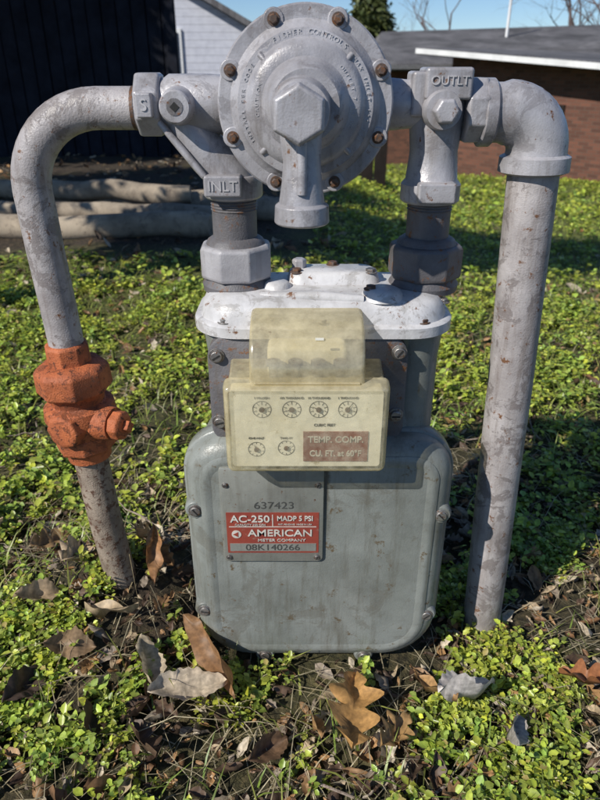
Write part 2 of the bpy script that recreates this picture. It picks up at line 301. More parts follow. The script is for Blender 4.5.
# connecting arm & right casting
lathe('cross_arm',(-.10,.01,.812),(1,0,0),[(0,.025),(.30,.025)],GREYL,mf)
lathe('outlet_arm_flare',(.085,0,.812),(1,0,0),[(0,.036),(.012,.036),(.02,.029),(.05,.026),(.075,.032)],GREYL,mf)
lathe('outlet_barrel',(.164,0,.700),(0,0,1),[(0,.034),(.003,.037),(.022,.037),(.028,.032),(.06,.029),(.10,.033),(.135,.033),(.145,.027)],GREYL,mf)
box('outlet_top_block',.142,.196,-.036,.02,.818,.852,GREYL,mf,bevel=.004)
text('outlet_text','OUTLT',.0135,(.169,-.0366,.838),GREYT,mf,ext=.0010)
box('outlet_side_rib',.128,.146,-.030,.02,.80,.848,GREYL,mf,bevel=.004)
lathe('outlet_hex_end',(.193,0,.806),(1,0,0),[(0,.034),(.003,.038),(.024,.038),(.028,.034)],GREYL,mf,seg=8,bevel=.002,phase=.39)
lathe('outlet_plug_boss',(.163,-.02,.808),F_,[(0,.024),(.02,.021),(.028,.020)],GREYL,mf)
lathe('outlet_plug_head',(.163,-.048,.808),F_,[(0,.0145),(.016,.0145),(.019,.012)],GREYL,mf,seg=6,bevel=.0015)
box('outlet_tag',.142,.188,-.044,-.02,.704,.728,GREYL,mf,bevel=.003)
# ------------------------------------------------------------------ REGULATOR
rg=empty('gas_pressure_regulator'); RX,RZ=.006,.815; K=.985
def hl(name,prof,mat,seg=96,x=RX,z=RZ,**k):
    return lathe(name,(x,CY,z),(0,1,0),[(h,r*K) for h,r in prof],mat,rg,seg=seg,**k)
hl('rear_case',[(.895,.03),(.89,.045),(.862,.050),(.845,.072),(.822,.086),(.812,.090)],GREYL,smooth=50)
hl('rear_flange',[(.812,.0965),(.810,.0985),(.8015,.0985),(.8005,.0975)],GREYL)
hl('front_flange',[(.7995,.0975),(.7985,.0985),(.789,.0985),(.7865,.0965),(.786,.084),(.781,.0795),(.778,.0765),(.7725,.0745),(.771,.066),(.765,.062),(.762,.058),(.7605,.048),(.756,.044),(.748,.0405),(.744,.036)],GREYL,smooth=32)
for k in range(8):
    a=math.radians(22.5+45*k); p=(RX+.0895*K*math.cos(a),Y(.788),RZ+.0895*K*math.sin(a))
    lathe('bolt_pad_%d'%k,p,F_,[(0,.0115),(.0035,.0105)],GREYL,rg,seg=24,bevel=.0008)
    bolt('flange_bolt_%d'%k,(p[0],Y(.7845),p[2]),F_,.0050,BOLTR,rg,h=.006)
for k in range(4):
    a=math.radians(0+90*k+45)
    d=Vector((math.cos(a),0,math.sin(a))); q=Vector((RX,Y(.772),RZ))
    tube('cast_rib_%d'%k,[q+d*.046+Vector((0,-.008,0)),q+d*.069],[.0035,.003],GREYL,rg,seg=10)
def arc_text(s,r,a0,da,size,h,nm):
    r*=K
    for i,c in enumerate(s):
        if c==' ': continue
        a=math.radians(a0-da*i)
        M=Matrix.Rotation(math.pi/2,4,'X')
        M=Matrix.Rotation(-(a-math.pi/2),4,'Y')@M
        text('%s_%d'%(nm,i),c,size,(RX+r*math.cos(a),Y(h),RZ+r*math.sin(a)),GREYT,rg,ext=.0006,rot=M)
arc_text('FISHER CONTROLS',.0705,118,4.6,.0072,.7716,'ring_text')
arc_text('MAX INLET 125 PSI',.0690,40,4.4,.0052,.7713,'ring_text_b'); arc_text('OUTLET 7 IN WC',.0530,44,5.2,.0052,.7612,'ring_text_c')
arc_text('INSTALL PER CODE',.0690,212,4.4,.0052,.7713,'ring_text_d')
arc_text('CAUTION',.0530,190,5.4,.0052,.7612,'ring_text_e')
# spring tower, vent and hex cap
lathe('spring_tower',(.001,CY,.812),(0,1,0),[(.75,.034),(.735,.030),(.70,.0285),(.69,.0275)],GREYL,rg,seg=48)
lathe('closing_cap',(-.001,Y(.696),.811),F_,[(0,.026),(.002,.0285),(.024,.0285),(.0285,.0262),(.030,.0225)],GREYL,rg,seg=6,bevel=.0022,phase=math.radians(30))
tube('vent_body',[(.001,Y(.722),.812),(.001,Y(.716),.785),(.002,Y(.712),.765),(.002,Y(.710),.745),(.002,Y(.709),.722)],[.024,.0215,.0195,.021,.0245],GREYL,rg,seg=32)
lathe('vent_mouth',(.002,Y(.709),.724),(0,0,-1),[(0,.0245),(.003,.0285),(.020,.0295),(.022,.0275),(.022,.021),(.012,.020)],GREYL,rg,seg=40,bevel=.0008)
lathe('vent_screen',(.002,Y(.709),.708),(0,0,-1),[(0,.0198),(.0005,.0198)],HOLE,rg,seg=30)
tube('vent_rib',[(.001,Y(.695),.79),(.002,Y(.690),.765),(.002,Y(.688),.735)],[.006,.005,.0055],GREYL,rg,seg=12)
# ------------------------------------------------------------------ INLET PIPE, VALVE
ip=empty('inlet_pipe')
pts=[(-.188,0,.808),(-.23,0,.808)]
cx,cz,R=-.242,.713,.095
for k in range(0,13):
    a=math.radians(90+90*k/12); pts.append((cx+R*math.cos(a),0,cz+R*math.sin(a)))
pts+=[(-.3345,0,.64),(-.331,0,.57),(-.3275,0,.49)]
tube('upper_pipe',pts,.0240,PIPE,ip,seg=36)
lathe('rust_joint',(-.1945,0,.808),(-1,0,0),[(0,.0247),(.004,.0243)],BOLTR,ip)
tube('lower_pipe',[(-.322,0,.33),(-.315,.0,.20),(-.308,.005,.09),(-.300,.01,-.12)],.0255,PIPEB,ip,seg=32)
vv=empty('shutoff_valve')
vv_ax=Vector((.008,0,-.19)).normalized()
def vl(name,z0,prof,seg=40,bevel=0.0,phase=0):
    t=(.500-z0); o=Vector((-.3290,0,.500))+vv_ax*t
    lathe(name,o,vv_ax,prof,RUST,vv,seg=seg,bevel=bevel,phase=phase,smooth=40)
vl('tail_piece',.508,[(0,.027),(.004,.031),(.030,.032),(.034,.030)],seg=8,bevel=.002)
vl('union_nut',.480,[(0,.034),(.006,.048),(.012,.053),(.040,.054),(.046,.050)],seg=8,bevel=.0025,phase=.3)
vl('neck',.436,[(0,.046),(.006,.040),(.018,.038),(.024,.044)])
vl('valve_body',.416,[(0,.044),(.004,.050),(.020,.052),(.030,.048),(.042,.046),(.05,.042)],seg=40)
vl('lower_nut',.369,[(0,.042),(.003,.046),(.026,.045),(.030,.041)],seg=8,bevel=.002,phase=.2)
vl('lower_tail',.342,[(0,.034),(.02,.032),(.022,.028)])
lathe('core_boss',(-.318,-.01,.392),(1,-.35,0),[(0,.03),(.045,.026),(.052,.024)],RUST,vv)
lathe('core_stem',(-.270,-.028,.392),(1,-.35,0),[(0,.020),(.004,.022),(.016,.022),(.020,.016)],RUST,vv,seg=8,bevel=.002)
lathe('core_front_boss',(-.330,-.03,.390),(-.35,-1,0),[(0,.03),(.022,.026),(.026,.018)],RUST,vv,seg=8,bevel=.002)
lathe('lock_lug',(-.262,-.03,.392),(1,-.35,0),[(0,.010),(.020,.010)],RUST,vv,seg=4,bevel=.001)
# ------------------------------------------------------------------ OUTLET PIPE
op=empty('outlet_pipe')
pts=[(.217,0,.803),(.240,0,.803)]
for k in range(0,11):
    a=math.radians(90-90*k/10); pts.append((.248+.042*math.cos(a),0,.761+.042*math.sin(a)))
tube('elbow',pts+[(.290,0,.742)],[.0335]*2+[.0365]*11+[.038],GREYL,op,seg=40)
lathe('elbow_end_band',(.214,0,.803),(1,0,0),[(0,.035),(.002,.038),(.014,.038),(.017,.035)],GREYL,op)
lathe('elbow_lower_band',(.2895,0,.757),(0.02,0,-1),[(0,.037),(.003,.0425),(.020,.043),(.023,.036)],GREYL,op)
tube('down_pipe',[(.290,0,.75),(.2965,0,.60),(.304,0,.45),(.311,0,.25),(.319,0,.05),(.325,0,-.15)],.0315,PIPE,op,seg=40)
# ------------------------------------------------------------------ GROUND
def sstep(a,b,x): t=np.clip((x-a)/(b-a),0,1); return t*t*(3-2*t)
def G(x,y):
    x=np.asarray(x,float); y=np.asarray(y,float); h=y-CY
    far=np.clip(h-1.5,0,14)
    z=-.022-.092*far*sstep(-.6,1.8,x-0.02*h)
    z=z+.115*np.exp(-(((x+.34)/.18)**2+((y-.03)/.17)**2))
    fade=np.exp(-np.maximum(h-2,0)/12)
    z=z+fade*(.010*np.sin(7.3*x+1.1)*np.cos(6.1*y)+.006*np.sin(17*x+3*y)+.005*np.cos(21*y-9*x+2)+.03*np.sin(1.3*x+.7*y)*np.clip(h-1,0,1))
    return z
def nonuni(n,near,far):
    t=np.linspace(-1,1,n); return np.sign(t)*(near*np.abs(t)+ (far-near)*np.abs(t)**7)
xs=nonuni(241,3.2,400); ys=nonuni(281,4.5,500)
Xg,Yg=np.meshgrid(xs,ys,indexing='ij'); Zg=G(Xg,Yg)
nz=np.array([noise.fractal(Vector((x*9,y*9,0)),.9,2,4) for x,y in zip(Xg.ravel(),Yg.ravel())]).reshape(Xg.shape)
Zg=Zg+.008*nz*np.exp(-np.hypot(Xg,Yg)/6)
nx,ny=Xg.shape
idx=np.arange(nx*ny).reshape(nx,ny)
quads=np.stack([idx[:-1,:-1],idx[1:,:-1],idx[1:,1:],idx[:-1,1:]],-1).reshape(-1,4)
def fast(name,V,Q,mat,col=None,smooth=False,parent=None):
    me=bpy.data.meshes.new(name); V=np.ascontiguousarray(V,dtype=np.float32); Q=np.ascontiguousarray(Q,dtype=np.int32)
    k=Q.shape[1]
    me.vertices.add(len(V)); me.vertices.foreach_set('co',V.ravel())
    me.loops.add(Q.size); me.loops.foreach_set('vertex_index',Q.ravel())
    me.polygons.add(len(Q)); me.polygons.foreach_set('loop_start',np.arange(0,Q.size,k,dtype=np.int32))
    me.polygons.foreach_set('loop_total',np.full(len(Q),k,dtype=np.int32))
    me.update(calc_edges=True); me.validate()
    if col is not None:
        ca=me.color_attributes.new('tint','FLOAT_COLOR','POINT'); c4=np.ones((len(V),4),np.float32); c4[:,:3]=col; ca.data.foreach_set('color',c4.ravel())
    if smooth: me.polygons.foreach_set('use_smooth',np.ones(len(Q),dtype=bool))
    me.materials.append(mat); o=bpy.data.objects.new(name,me); sc.collection.objects.link(o)
    if parent: o.parent=parent
    return o
m,nt,b=new_mat('soil_and_turf'); L=nt.links
tc=N(nt,'ShaderNodeTexCoord')
na=N(nt,'ShaderNodeTexNoise',Scale=1.6,Detail=9.0,Roughness=.7); L.new(tc.outputs['Object'],na.inputs['Vector'])
nb=N(nt,'ShaderNodeTexNoise',Scale=60.0,Detail=6.0,Roughness=.7); L.new(tc.outputs['Object'],nb.inputs['Vector'])
soil=ramp(nt,[(.35,(.018,.013,.009)),(.52,(.050,.035,.022)),(.68,(.17,.12,.07))]); L.new(nb.outputs['Fac'],soil.inputs[0])
turf=ramp(nt,[(.35,(.06,.075,.015)),(.6,(.18,.20,.04)),(.75,(.28,.25,.08))]); L.new(nb.outputs['Fac'],turf.inputs[0])
sep=N(nt,'ShaderNodeSeparateXYZ'); L.new(tc.outputs['Object'],sep.inputs[0])
mr=N(nt,'ShaderNodeMapRange'); mr.inputs[1].default_value=.3; mr.inputs[2].default_value=2.5; mr.inputs[3].default_value=.0; mr.inputs[4].default_value=.9; L.new(sep.outputs['Y'],mr.inputs[0])
m1=N(nt,'ShaderNodeMapRange'); m1.inputs[1].default_value=2.3; m1.inputs[2].default_value=2.75; m1.inputs[3].default_value=0; m1.inputs[4].default_value=1; L.new(sep.outputs['Y'],m1.inputs[0])
m2=N(nt,'ShaderNodeMapRange'); m2.inputs[1].default_value=-.2; m2.inputs[2].default_value=.5; m2.inputs[3].default_value=1; m2.inputs[4].default_value=0; L.new(sep.outputs['X'],m2.inputs[0])
mm=N(nt,'ShaderNodeMath',operation='MULTIPLY'); L.new(m1.outputs[0],mm.inputs[0]); L.new(m2.outputs[0],mm.inputs[1])
sb=N(nt,'ShaderNodeMath',operation='SUBTRACT'); L.new(mr.outputs[0],sb.inputs[0]); L.new(mm.outputs[0],sb.inputs[1])
nr=ramp(nt,[(.42,-0.0),(.6,1.0)]); L.new(na.outputs['Fac'],nr.inputs[0])
a1=N(nt,'ShaderNodeMath',operation='MULTIPLY_ADD'); L.new(nr.outputs[0],a1.inputs[0]); a1.inputs[1].default_value=.25; L.new(sb.outputs[0],a1.inputs[2]); a1.use_clamp=True
mx=N(nt,'ShaderNodeMixRGB'); L.new(a1.outputs[0],mx.inputs[0]); L.new(soil.outputs[0],mx.inputs[1]); L.new(turf.outputs[0],mx.inputs[2]); L.new(mx.outputs[0],b.inputs['Base Color'])
b.inputs['Roughness'].default_value=.95
bp=N(nt,'ShaderNodeBump',Strength=.8,Distance=.02); L.new(nb.outputs['Fac'],bp.inputs['Height']); L.new(bp.outputs[0],b.inputs['Normal'])
fast('ground',np.stack([Xg,Yg,Zg],-1).reshape(-1,3),quads,m,smooth=True)
def leafmat(name,trans=.35,rough=.45):
    m,nt,b=new_mat(name); L=nt.links
    a=N(nt,'ShaderNodeAttribute',attribute_name='tint')
    tc=N(nt,'ShaderNodeTexCoord'); n=N(nt,'ShaderNodeTexNoise',Scale=150.0,Detail=4.0); L.new(tc.outputs['Object'],n.inputs['Vector'])
    r=ramp(nt,[(.3,.62),(.7,1.15)]); L.new(n.outputs['Fac'],r.inputs[0])
    mu=N(nt,'ShaderNodeMixRGB',blend_type='MULTIPLY',Fac=1.0); L.new(a.outputs['Color'],mu.inputs[1]); L.new(r.outputs[0],mu.inputs[2])
    L.new(mu.outputs[0],b.inputs['Base Color']); b.inputs['Roughness'].default_value=rough
    t=N(nt,'ShaderNodeBsdfTranslucent'); L.new(mu.outputs[0],t.inputs[0])
    ms=N(nt,'ShaderNodeMixShader',Fac=trans); L.new(b.outputs[0],ms.inputs[1]); L.new(t.outputs[0],ms.inputs[2]); L.new(ms.outputs[0],nt.nodes['Material Output'].inputs[0]); return m
GREEN=leafmat('weed_leaf',.3,.36); DEAD=leafmat('dead_leaf',.2,.55); NEEDLE=leafmat('needle',.1,.6)
def leaves(base,yaw,pitch,roll,Ln,Wd,fold=.25):
    n=len(base)
    t=np.array([0,.35,.72,1,.72,.35]); w=np.array([0,1,.8,0,-.8,-1]); zf=np.array([0,fold,fold*.8,-.05,fold*.8,fold])
    lx=t[None]*Ln[:,None]; ly=w[None]*Wd[:,None]*.5; lz=zf[None]*Wd[:,None]*.5 - .18*Ln[:,None]*(t[None]**2)
    cr,sr=np.cos(roll)[:,None],np.sin(roll)[:,None]; ly,lz=ly*cr-lz*sr,ly*sr+lz*cr
    cp,sp=np.cos(pitch)[:,None],np.sin(pitch)[:,None]; lx,lz=lx*cp-lz*sp,lx*sp+lz*cp
    cy,sy=np.cos(yaw)[:,None],np.sin(yaw)[:,None]; X=lx*cy-ly*sy; Yy=lx*sy+ly*cy
    V=np.stack([X+base[:,0:1],Yy+base[:,1:2],lz+base[:,2:3]],-1).reshape(-1,3)
    o=np.arange(n)[:,None]*6
    Q=np.concatenate([o+np.array([0,1,2,3]),o+np.array([0,3,4,5])],0)
    return V,Q
def clumpy(x,y,s=1.0,ph=0.0):
    return (np.sin(5.1*s*x+1.7*s*y+ph)+np.sin(-3.3*s*x+6.4*s*y+1.3+ph)+np.sin(9.7*s*x-4.1*s*y+2.1)+.8*np.sin(14*s*x+11*s*y+.5+ph)+.6*np.sin(23*s*x-19*s*y))/4.4
def sample_wedge(n,h0,h1,extra=.25,p=1.0):
    h=(h0**p+(h1**p-h0**p)*rng.random(n))**(1/p); depth=.891*h+.454*.87
    x=(rng.random(n)*2-1)*(depth*.50+extra); return x,h+CY,h
def blocked(x,y,pad=0.0):
    h=y-CY
    bm=(x>L_+.01-pad)&(x<R_-.01+pad)&(h>.735-pad)&(h<.93+pad)
    return bm|(np.hypot(x+.305,y-.005)<.03)|(np.hypot(x-.322,y)<.036)
MB=2.45
Vs=[];Qs=[];Cs=[];off=0
def addset(V,Q,C):
    global off
    Vs.append(V);Qs.append(Q+off);Cs.append(C);off+=len(V)
def weeds(n,h0,h1,nl,lmin,lmax,ht,thr,p=1.3,extra=.25,gain=1.0):
    x,y,h=sample_wedge(n,h0,h1,extra,p)
    c=clumpy(x,y,1.6)+.65*clumpy(x,y,4.1,2.0)+rng.normal(0,.15,n)
    keep=(c>thr)&~blocked(x,y); keep&=~((y>MB)&(x<.1))
    x,y,c=x[keep],y[keep],c[keep]; n=len(x)
    hh=ht*(.25+.75*rng.random(n))*np.clip(.6+.7*(c-thr),.4,1.4)
    g=G(x,y)
    rp=np.repeat(np.arange(n),nl); k=np.tile(np.arange(nl),n)
    lev=(k//2+1)/(nl/2)
    lean=rng.normal(0,.45,(n,2))[rp]*hh[rp][:,None]*lev[:,None]
    j=rng.normal(0,.15*lmax,(len(rp),2))
    base=np.stack([x[rp]+lean[:,0]+j[:,0],y[rp]+lean[:,1]+j[:,1],g[rp]+.004+hh[rp]*lev],-1)
    yaw=(rng.random(n)*6.28)[rp]+k*math.pi+ (k//2)*1.57+rng.normal(0,.4,len(rp))
    pitch=rng.normal(.25,.35,len(rp)); roll=rng.normal(0,.35,len(rp))
    szv=(.7+.7*rng.random(n))[rp]
    Ln=(lmin+(lmax-lmin)*rng.random(len(rp)))*(.65+.35*lev)*szv; Wd=Ln*(.5+.25*rng.random(len(rp)))
    V,Q=leaves(base,yaw,pitch,roll,Ln,Wd)
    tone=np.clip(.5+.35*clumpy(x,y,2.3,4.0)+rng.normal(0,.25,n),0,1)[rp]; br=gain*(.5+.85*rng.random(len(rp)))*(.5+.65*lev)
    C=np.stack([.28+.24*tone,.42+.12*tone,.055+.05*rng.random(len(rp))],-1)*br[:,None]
    yl=rng.random(len(rp))<.05; C[yl]=np.array([.50,.40,.14])
    C=np.repeat(C,6,axis=0); addset(V,Q,C)
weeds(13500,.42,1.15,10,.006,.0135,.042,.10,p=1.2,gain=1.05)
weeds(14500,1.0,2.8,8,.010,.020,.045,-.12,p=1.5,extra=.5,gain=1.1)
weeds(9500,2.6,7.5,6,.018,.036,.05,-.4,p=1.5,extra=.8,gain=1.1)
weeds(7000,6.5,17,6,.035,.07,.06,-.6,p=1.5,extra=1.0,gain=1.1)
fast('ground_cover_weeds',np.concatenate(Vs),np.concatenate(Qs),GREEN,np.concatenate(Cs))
def blades(n,h0,h1,lmin,lmax,w,p,thr,col0,col1,extra=.3,flat=0.0):
    x,y,h=sample_wedge(n,h0,h1,extra,p); c=clumpy(x,y,1.2,3.0)+rng.normal(0,.3,n)
    keep=(c>thr)&~blocked(x,y)&~((y>MB)&(x<.1)); x,y=x[keep],y[keep]; n=len(x)
    Ln=lmin+(lmax-lmin)*rng.random(n); yaw=rng.random(n)*6.28; lean=(.2+.7*rng.random(n))*(1-flat)+flat*(1.35+.15*rng.random(n))
    g=G(x,y); dx,dy=np.cos(yaw),np.sin(yaw); ww=w*(.6+.8*rng.random(n))
    V=[]
    for t,wf,cu in ((0,1,0),(.5,.8,.12),(1,.08,.4)):
        a=lean+cu; px=x+dx*np.sin(a)*Ln*t; py=y+dy*np.sin(a)*Ln*t; pz=g+.002+flat*.006+np.cos(np.minimum(a,1.5))*Ln*t+flat*.01*np.sin(t*3)
        V.append(np.stack([px-dy*ww*wf/2,py+dx*ww*wf/2,pz],-1)); V.append(np.stack([px+dy*ww*wf/2,py-dx*ww*wf/2,pz],-1))
    V=np.stack(V,1).reshape(-1,3); o=np.arange(n)[:,None]*6
    Q=np.concatenate([o+np.array([0,1,3,2]),o+np.array([2,3,5,4])],0)
    t=rng.random(n)[:,None]; C=(np.array(col0)*(1-t)+np.array(col1)*t)*(.6+.6*rng.random((n,1)))
    return V,Q,np.repeat(C,6,axis=0)
Vs=[];Qs=[];Cs=[];off=0
g0,g1=(.19,.30,.05),(.42,.42,.11); s0,s1=(.34,.27,.15),(.62,.54,.36)
addset(*blades(2600,.45,1.6,.03,.09,.0028,1.3,.1,g0,g1))
addset(*blades(17000,1.4,5,.03,.08,.004,1.5,-.3,g0,g1,.6))
addset(*blades(17000,4.5,16,.05,.10,.010,1.5,-.6,g0,g1,1.0))
fast('lawn_grass',np.concatenate(Vs),np.concatenate(Qs),GREEN,np.concatenate(Cs))
Vs=[];Qs=[];Cs=[];off=0
addset(*blades(2900,.45,1.4,.03,.12,.0014,1.3,-.5,s0,s1,flat=1.0))
addset(*blades(4500,1.3,4.5,.04,.12,.003,1.5,-.3,s0,s1,.6,flat=1.0))
addset(*blades(2500,4.5,14,.06,.14,.008,1.5,-.3,s0,s1,.6,flat=1.0))
addset(*blades(260,.5,1.3,.08,.2,.0015,1.3,-.3,s0,s1,flat=.6))
fast('dry_grass_straw',np.concatenate(Vs),np.concatenate(Qs),DEAD,np.concatenate(Cs))
# fallen leaves
LV=[];LQ=[];LC=[];lo=0
def dleaf(x,y,zup,size,yaw,tilt,roll,curl,kind,col,ns=14):
    global lo
    V=[];C=[]
    for i in range(ns+1):
        t=i/ns
        if kind=='oak': w=.30*math.sin(math.pi*min(1,t*1.02))**.6*(.36+.64*abs(math.sin(t*math.pi*3.6+.3)))
        elif kind=='ovate': w=.25*math.sin(math.pi*t)**.75*(1+.07*math.sin(t*50))
        else: w=.14*math.sin(math.pi*t)**.8
        w=max(w,.006)
        if t<.02: w=.006
        for s,k in ((-1,1),(-.5,.55),(0,0),(.5,.55),(1,1)):
            wob=noise.noise(Vector((x*37+t*3,s*1.7,y*31)))*.16
            X=(t-.5)*size; W=s*w*size*(1+.35*noise.noise(Vector((t*5+x*9,s*2,y*7))))
            Zz=curl*size*(k*.30*w/.3+ .55*(t-.5)**2)+wob*size
            V.append((X,W,Zz)); sh=.8+.35*random.random()-(.22 if s==0 else 0); C.append([c*sh for c in col])
    M=Matrix.Translation((x,y,float(G(x,y))+zup))@Matrix.Rotation(yaw,4,'Z')@Matrix.Rotation(tilt,4,'Y')@Matrix.Rotation(roll,4,'X')
    V=[tuple(M@Vector(v)) for v in V]
    Q=[(i*5+j,i*5+j+1,(i+1)*5+j+1,(i+1)*5+j) for i in range(ns) for j in range(4)]
    LV.append(np.array(V));LQ.append(np.array(Q)+lo);LC.append(np.array(C));lo+=len(V)
cols=[(.36,.21,.10),(.26,.14,.07),(.55,.42,.27),(.10,.06,.04),(.46,.26,.11),(.66,.56,.42),(.16,.10,.065),(.11,.07,.045),(.36,.29,.22)]
for n,h0,h1,s0_,s1_,ns,pk in ((3200,.45,1.30,.008,.024,6,.35),(1300,.45,1.25,.022,.052,12,.7),(2600,1.2,3.3,.018,.050,6,.55),(1100,3.2,8,.05,.10,5,.6)):
    X,Yv,Hh=sample_wedge(n,h0,h1,.3,1.3)
    for x,y in zip(X,Yv):
        if blocked(x,y,.0): continue
        c=clumpy(x,y,1.6)
        if y<MB and c>.15 and random.random()<pk: continue
        if y>MB and x>.3 and random.random()<.8: continue
        k=random.choice(['oak','ovate','ovate','long','long']); s=random.uniform(s0_,s1_)
        dleaf(x,y,random.uniform(.003,.018),s,random.random()*6.28,random.gauss(0,.4),random.gauss(0,.5),random.uniform(.3,1.6)*random.choice((1,1,-1)),k,random.choice(cols),ns)
big=[(-.165,-.19,.045,.118,.3,.15,.1,.35,'ovate',(.74,.61,.45)),(.075,-.225,.05,.14,1.45,.15,.2,.5,'oak',(.58,.32,.11)),
(.245,-.20,.055,.11,.4,.3,-.6,1.1,'ovate',(.64,.58,.54)),(.20,-.185,.045,.09,2.2,.4,.5,.9,'long',(.50,.29,.12)),(.435,-.17,.045,.085,2.6,.3,.4,.8,'oak',(.38,.15,.06)),
(-.13,-.13,.05,.15,-.9,.4,.9,1.0,'long',(.34,.18,.08)),(-.235,-.15,.035,.085,2.0,-.5,.5,.8,'ovate',(.58,.47,.32)),(-.43,-.05,.045,.08,.6,.4,.4,.9,'ovate',(.56,.41,.26)),
(-.30,-.22,.02,.09,1.9,.1,.6,.7,'ovate',(.07,.045,.03)),(-.27,.04,.05,.08,1.2,.9,.3,.8,'oak',(.50,.28,.13)),(-.25,.02,.05,.10,1.6,-1.1,.3,.9,'long',(.42,.21,.09)),
(.02,-.23,.03,.08,1.8,.5,.6,1.0,'long',(.42,.24,.1)),(.13,-.25,.035,.08,.9,.2,.3,.8,'oak',(.45,.27,.11)),
(.27,.12,.04,.08,.8,.6,.2,.9,'ovate',(.28,.2,.14)),(-.47,.12,.04,.08,.8,.3,.2,.7,'oak',(.34,.21,.1)),(-.42,-.17,.025,.09,1.2,.3,.5,.8,'ovate',(.09,.06,.045)),(.30,-.24,.03,.07,1.2,.3,.8,1.2,'ovate',(.56,.50,.44)),
(-.36,-.12,.03,.08,.2,.3,.6,1.1,'ovate',(.36,.24,.14)),(-.05,-.26,.03,.07,.7,.2,.6,1.2,'ovate',(.20,.12,.07)),(-.22,-.26,.02,.08,2.2,.2,.5,.9,'oak',(.13,.08,.05)),(-.39,.02,.03,.09,1.4,.3,.4,.9,'oak',(.56,.42,.27)),(-.30,-.08,.03,.10,2.9,.2,.4,.9,'long',(.54,.41,.26))]
for b_ in big: dleaf(*b_,ns=28)
fast('fallen_leaves',np.concatenate(LV),np.concatenate(LQ),DEAD,np.concatenate(LC),smooth=True)
tw=empty('twigs')
for i in range(26):
    h=random.uniform(.5,1.6); x=random.uniform(-.5,.5)*h; y=h+CY
    if blocked(np.array(x),np.array(y),.02): continue
    a=random.random()*6.28; l=random.uniform(.06,.2); z=float(G(x,y))+.015; P=[]
    for k in range(5):
        t=k/4; P.append((x+math.cos(a)*l*t+random.gauss(0,.004),y+math.sin(a)*l*t+random.gauss(0,.004),z+random.gauss(0,.004)+.02*t*random.random()))
    if any(blocked(np.array(p[0]),np.array(p[1]),.01) for p in P): continue
    tube('twig_%d'%i,P,[.0022,.002,.0018,.0015,.0008],PIPEB,tw,seg=6)
# ------------------------------------------------------------------ LOGS
WOODL=paint('weathered_timber',(0.40,0.33,0.25),(0.16,0.13,0.10),rust=(.05,.04,.032),rust_amt=.60,rough=.85,scale=5,bump=1.0,fine=60,big=.45,bigcol=(.13,.10,.08))
def log(name,p0,p1,r,sag):
    P=[];Rr=[]
    for i in range(25):
        t=i/24; p=Vector(p0).lerp(Vector(p1),t); p.y+=sag*math.sin(math.pi*t); p.z=float(G(p.x,p.y))+p0[2]+r*.8
        p+=Vector((0,noise.noise(Vector((t*5,p0[1],0)))*.07,noise.noise(Vector((t*6,5,p0[1])))*.03)); P.append(p); Rr.append(r*(1+.16*noise.noise(Vector((t*12,1,p0[1]))))*(1 if .02<t<.98 else .85))
    return tube(name,P,Rr,WOODL,None,seg=20)
log('timber_log',(-2.6,Y(5.0),0),(.00,Y(4.25),0),.080,-.1)
log('timber_log.001',(-2.6,Y(4.05),0),(-.50,Y(3.72),0),.072,-.08)
log('timber_log.002',(-2.6,Y(4.60),0),(-.28,Y(4.02),0),.060,-.05)
log('timber_log.003',(-2.6,Y(4.82),.09),(-.7,Y(4.30),.09),.062,-.05)
# ------------------------------------------------------------------ FENCE
DARKW=paint('dark_stained_wood',(0.024,0.027,0.040),(0.010,0.011,0.016),rust=(.03,.022,.02),rust_amt=.6,rough=.8,scale=4,bump=.7,fine=90,spec=.12)
BROWNW=paint('brown_stained_wood',(0.026,0.020,0.018),(0.012,0.010,0.009),rust_amt=.66,rough=.8,scale=4,bump=.7,fine=90,spec=.15)
fe=empty('wooden_fence')
x=-6.5;i=0
while x<-1.38:
    w=.138; zt=2.05+random.uniform(-.015,.015)
    dy=random.uniform(-.006,.006)
    box('board_%d'%i,x,x+w,Y(7.6)+dy,Y(7.62)+dy,-.05,zt,DARKW,fe,bevel=.003); x+=w+.012; i+=1
for z in (.35,1.1,1.8): box('rail_%d'%int(z*100),-6.5,-1.4,Y(7.635),Y(7.68),z-.045,z+.045,DARKW,fe)
box('backing_panel',-6.5,-1.4,Y(7.70),Y(7.72),-.05,2.0,DARKW,fe)
box('end_post',-1.37,-1.27,Y(7.58),Y(7.68),-.1,2.1,DARKW,fe,bevel=.006)
i=0;x=-1.26
while x<.95:
    box('low_board_%d'%i,x,x+.138,Y(7.75),Y(7.77),float(G(x,Y(7.75)))-.1,.80+random.uniform(-.01,.01),BROWNW,fe,bevel=.003); x+=.15;i+=1
box('low_rail',-1.26,1.1,Y(7.775),Y(7.82),.5,.59,BROWNW,fe)
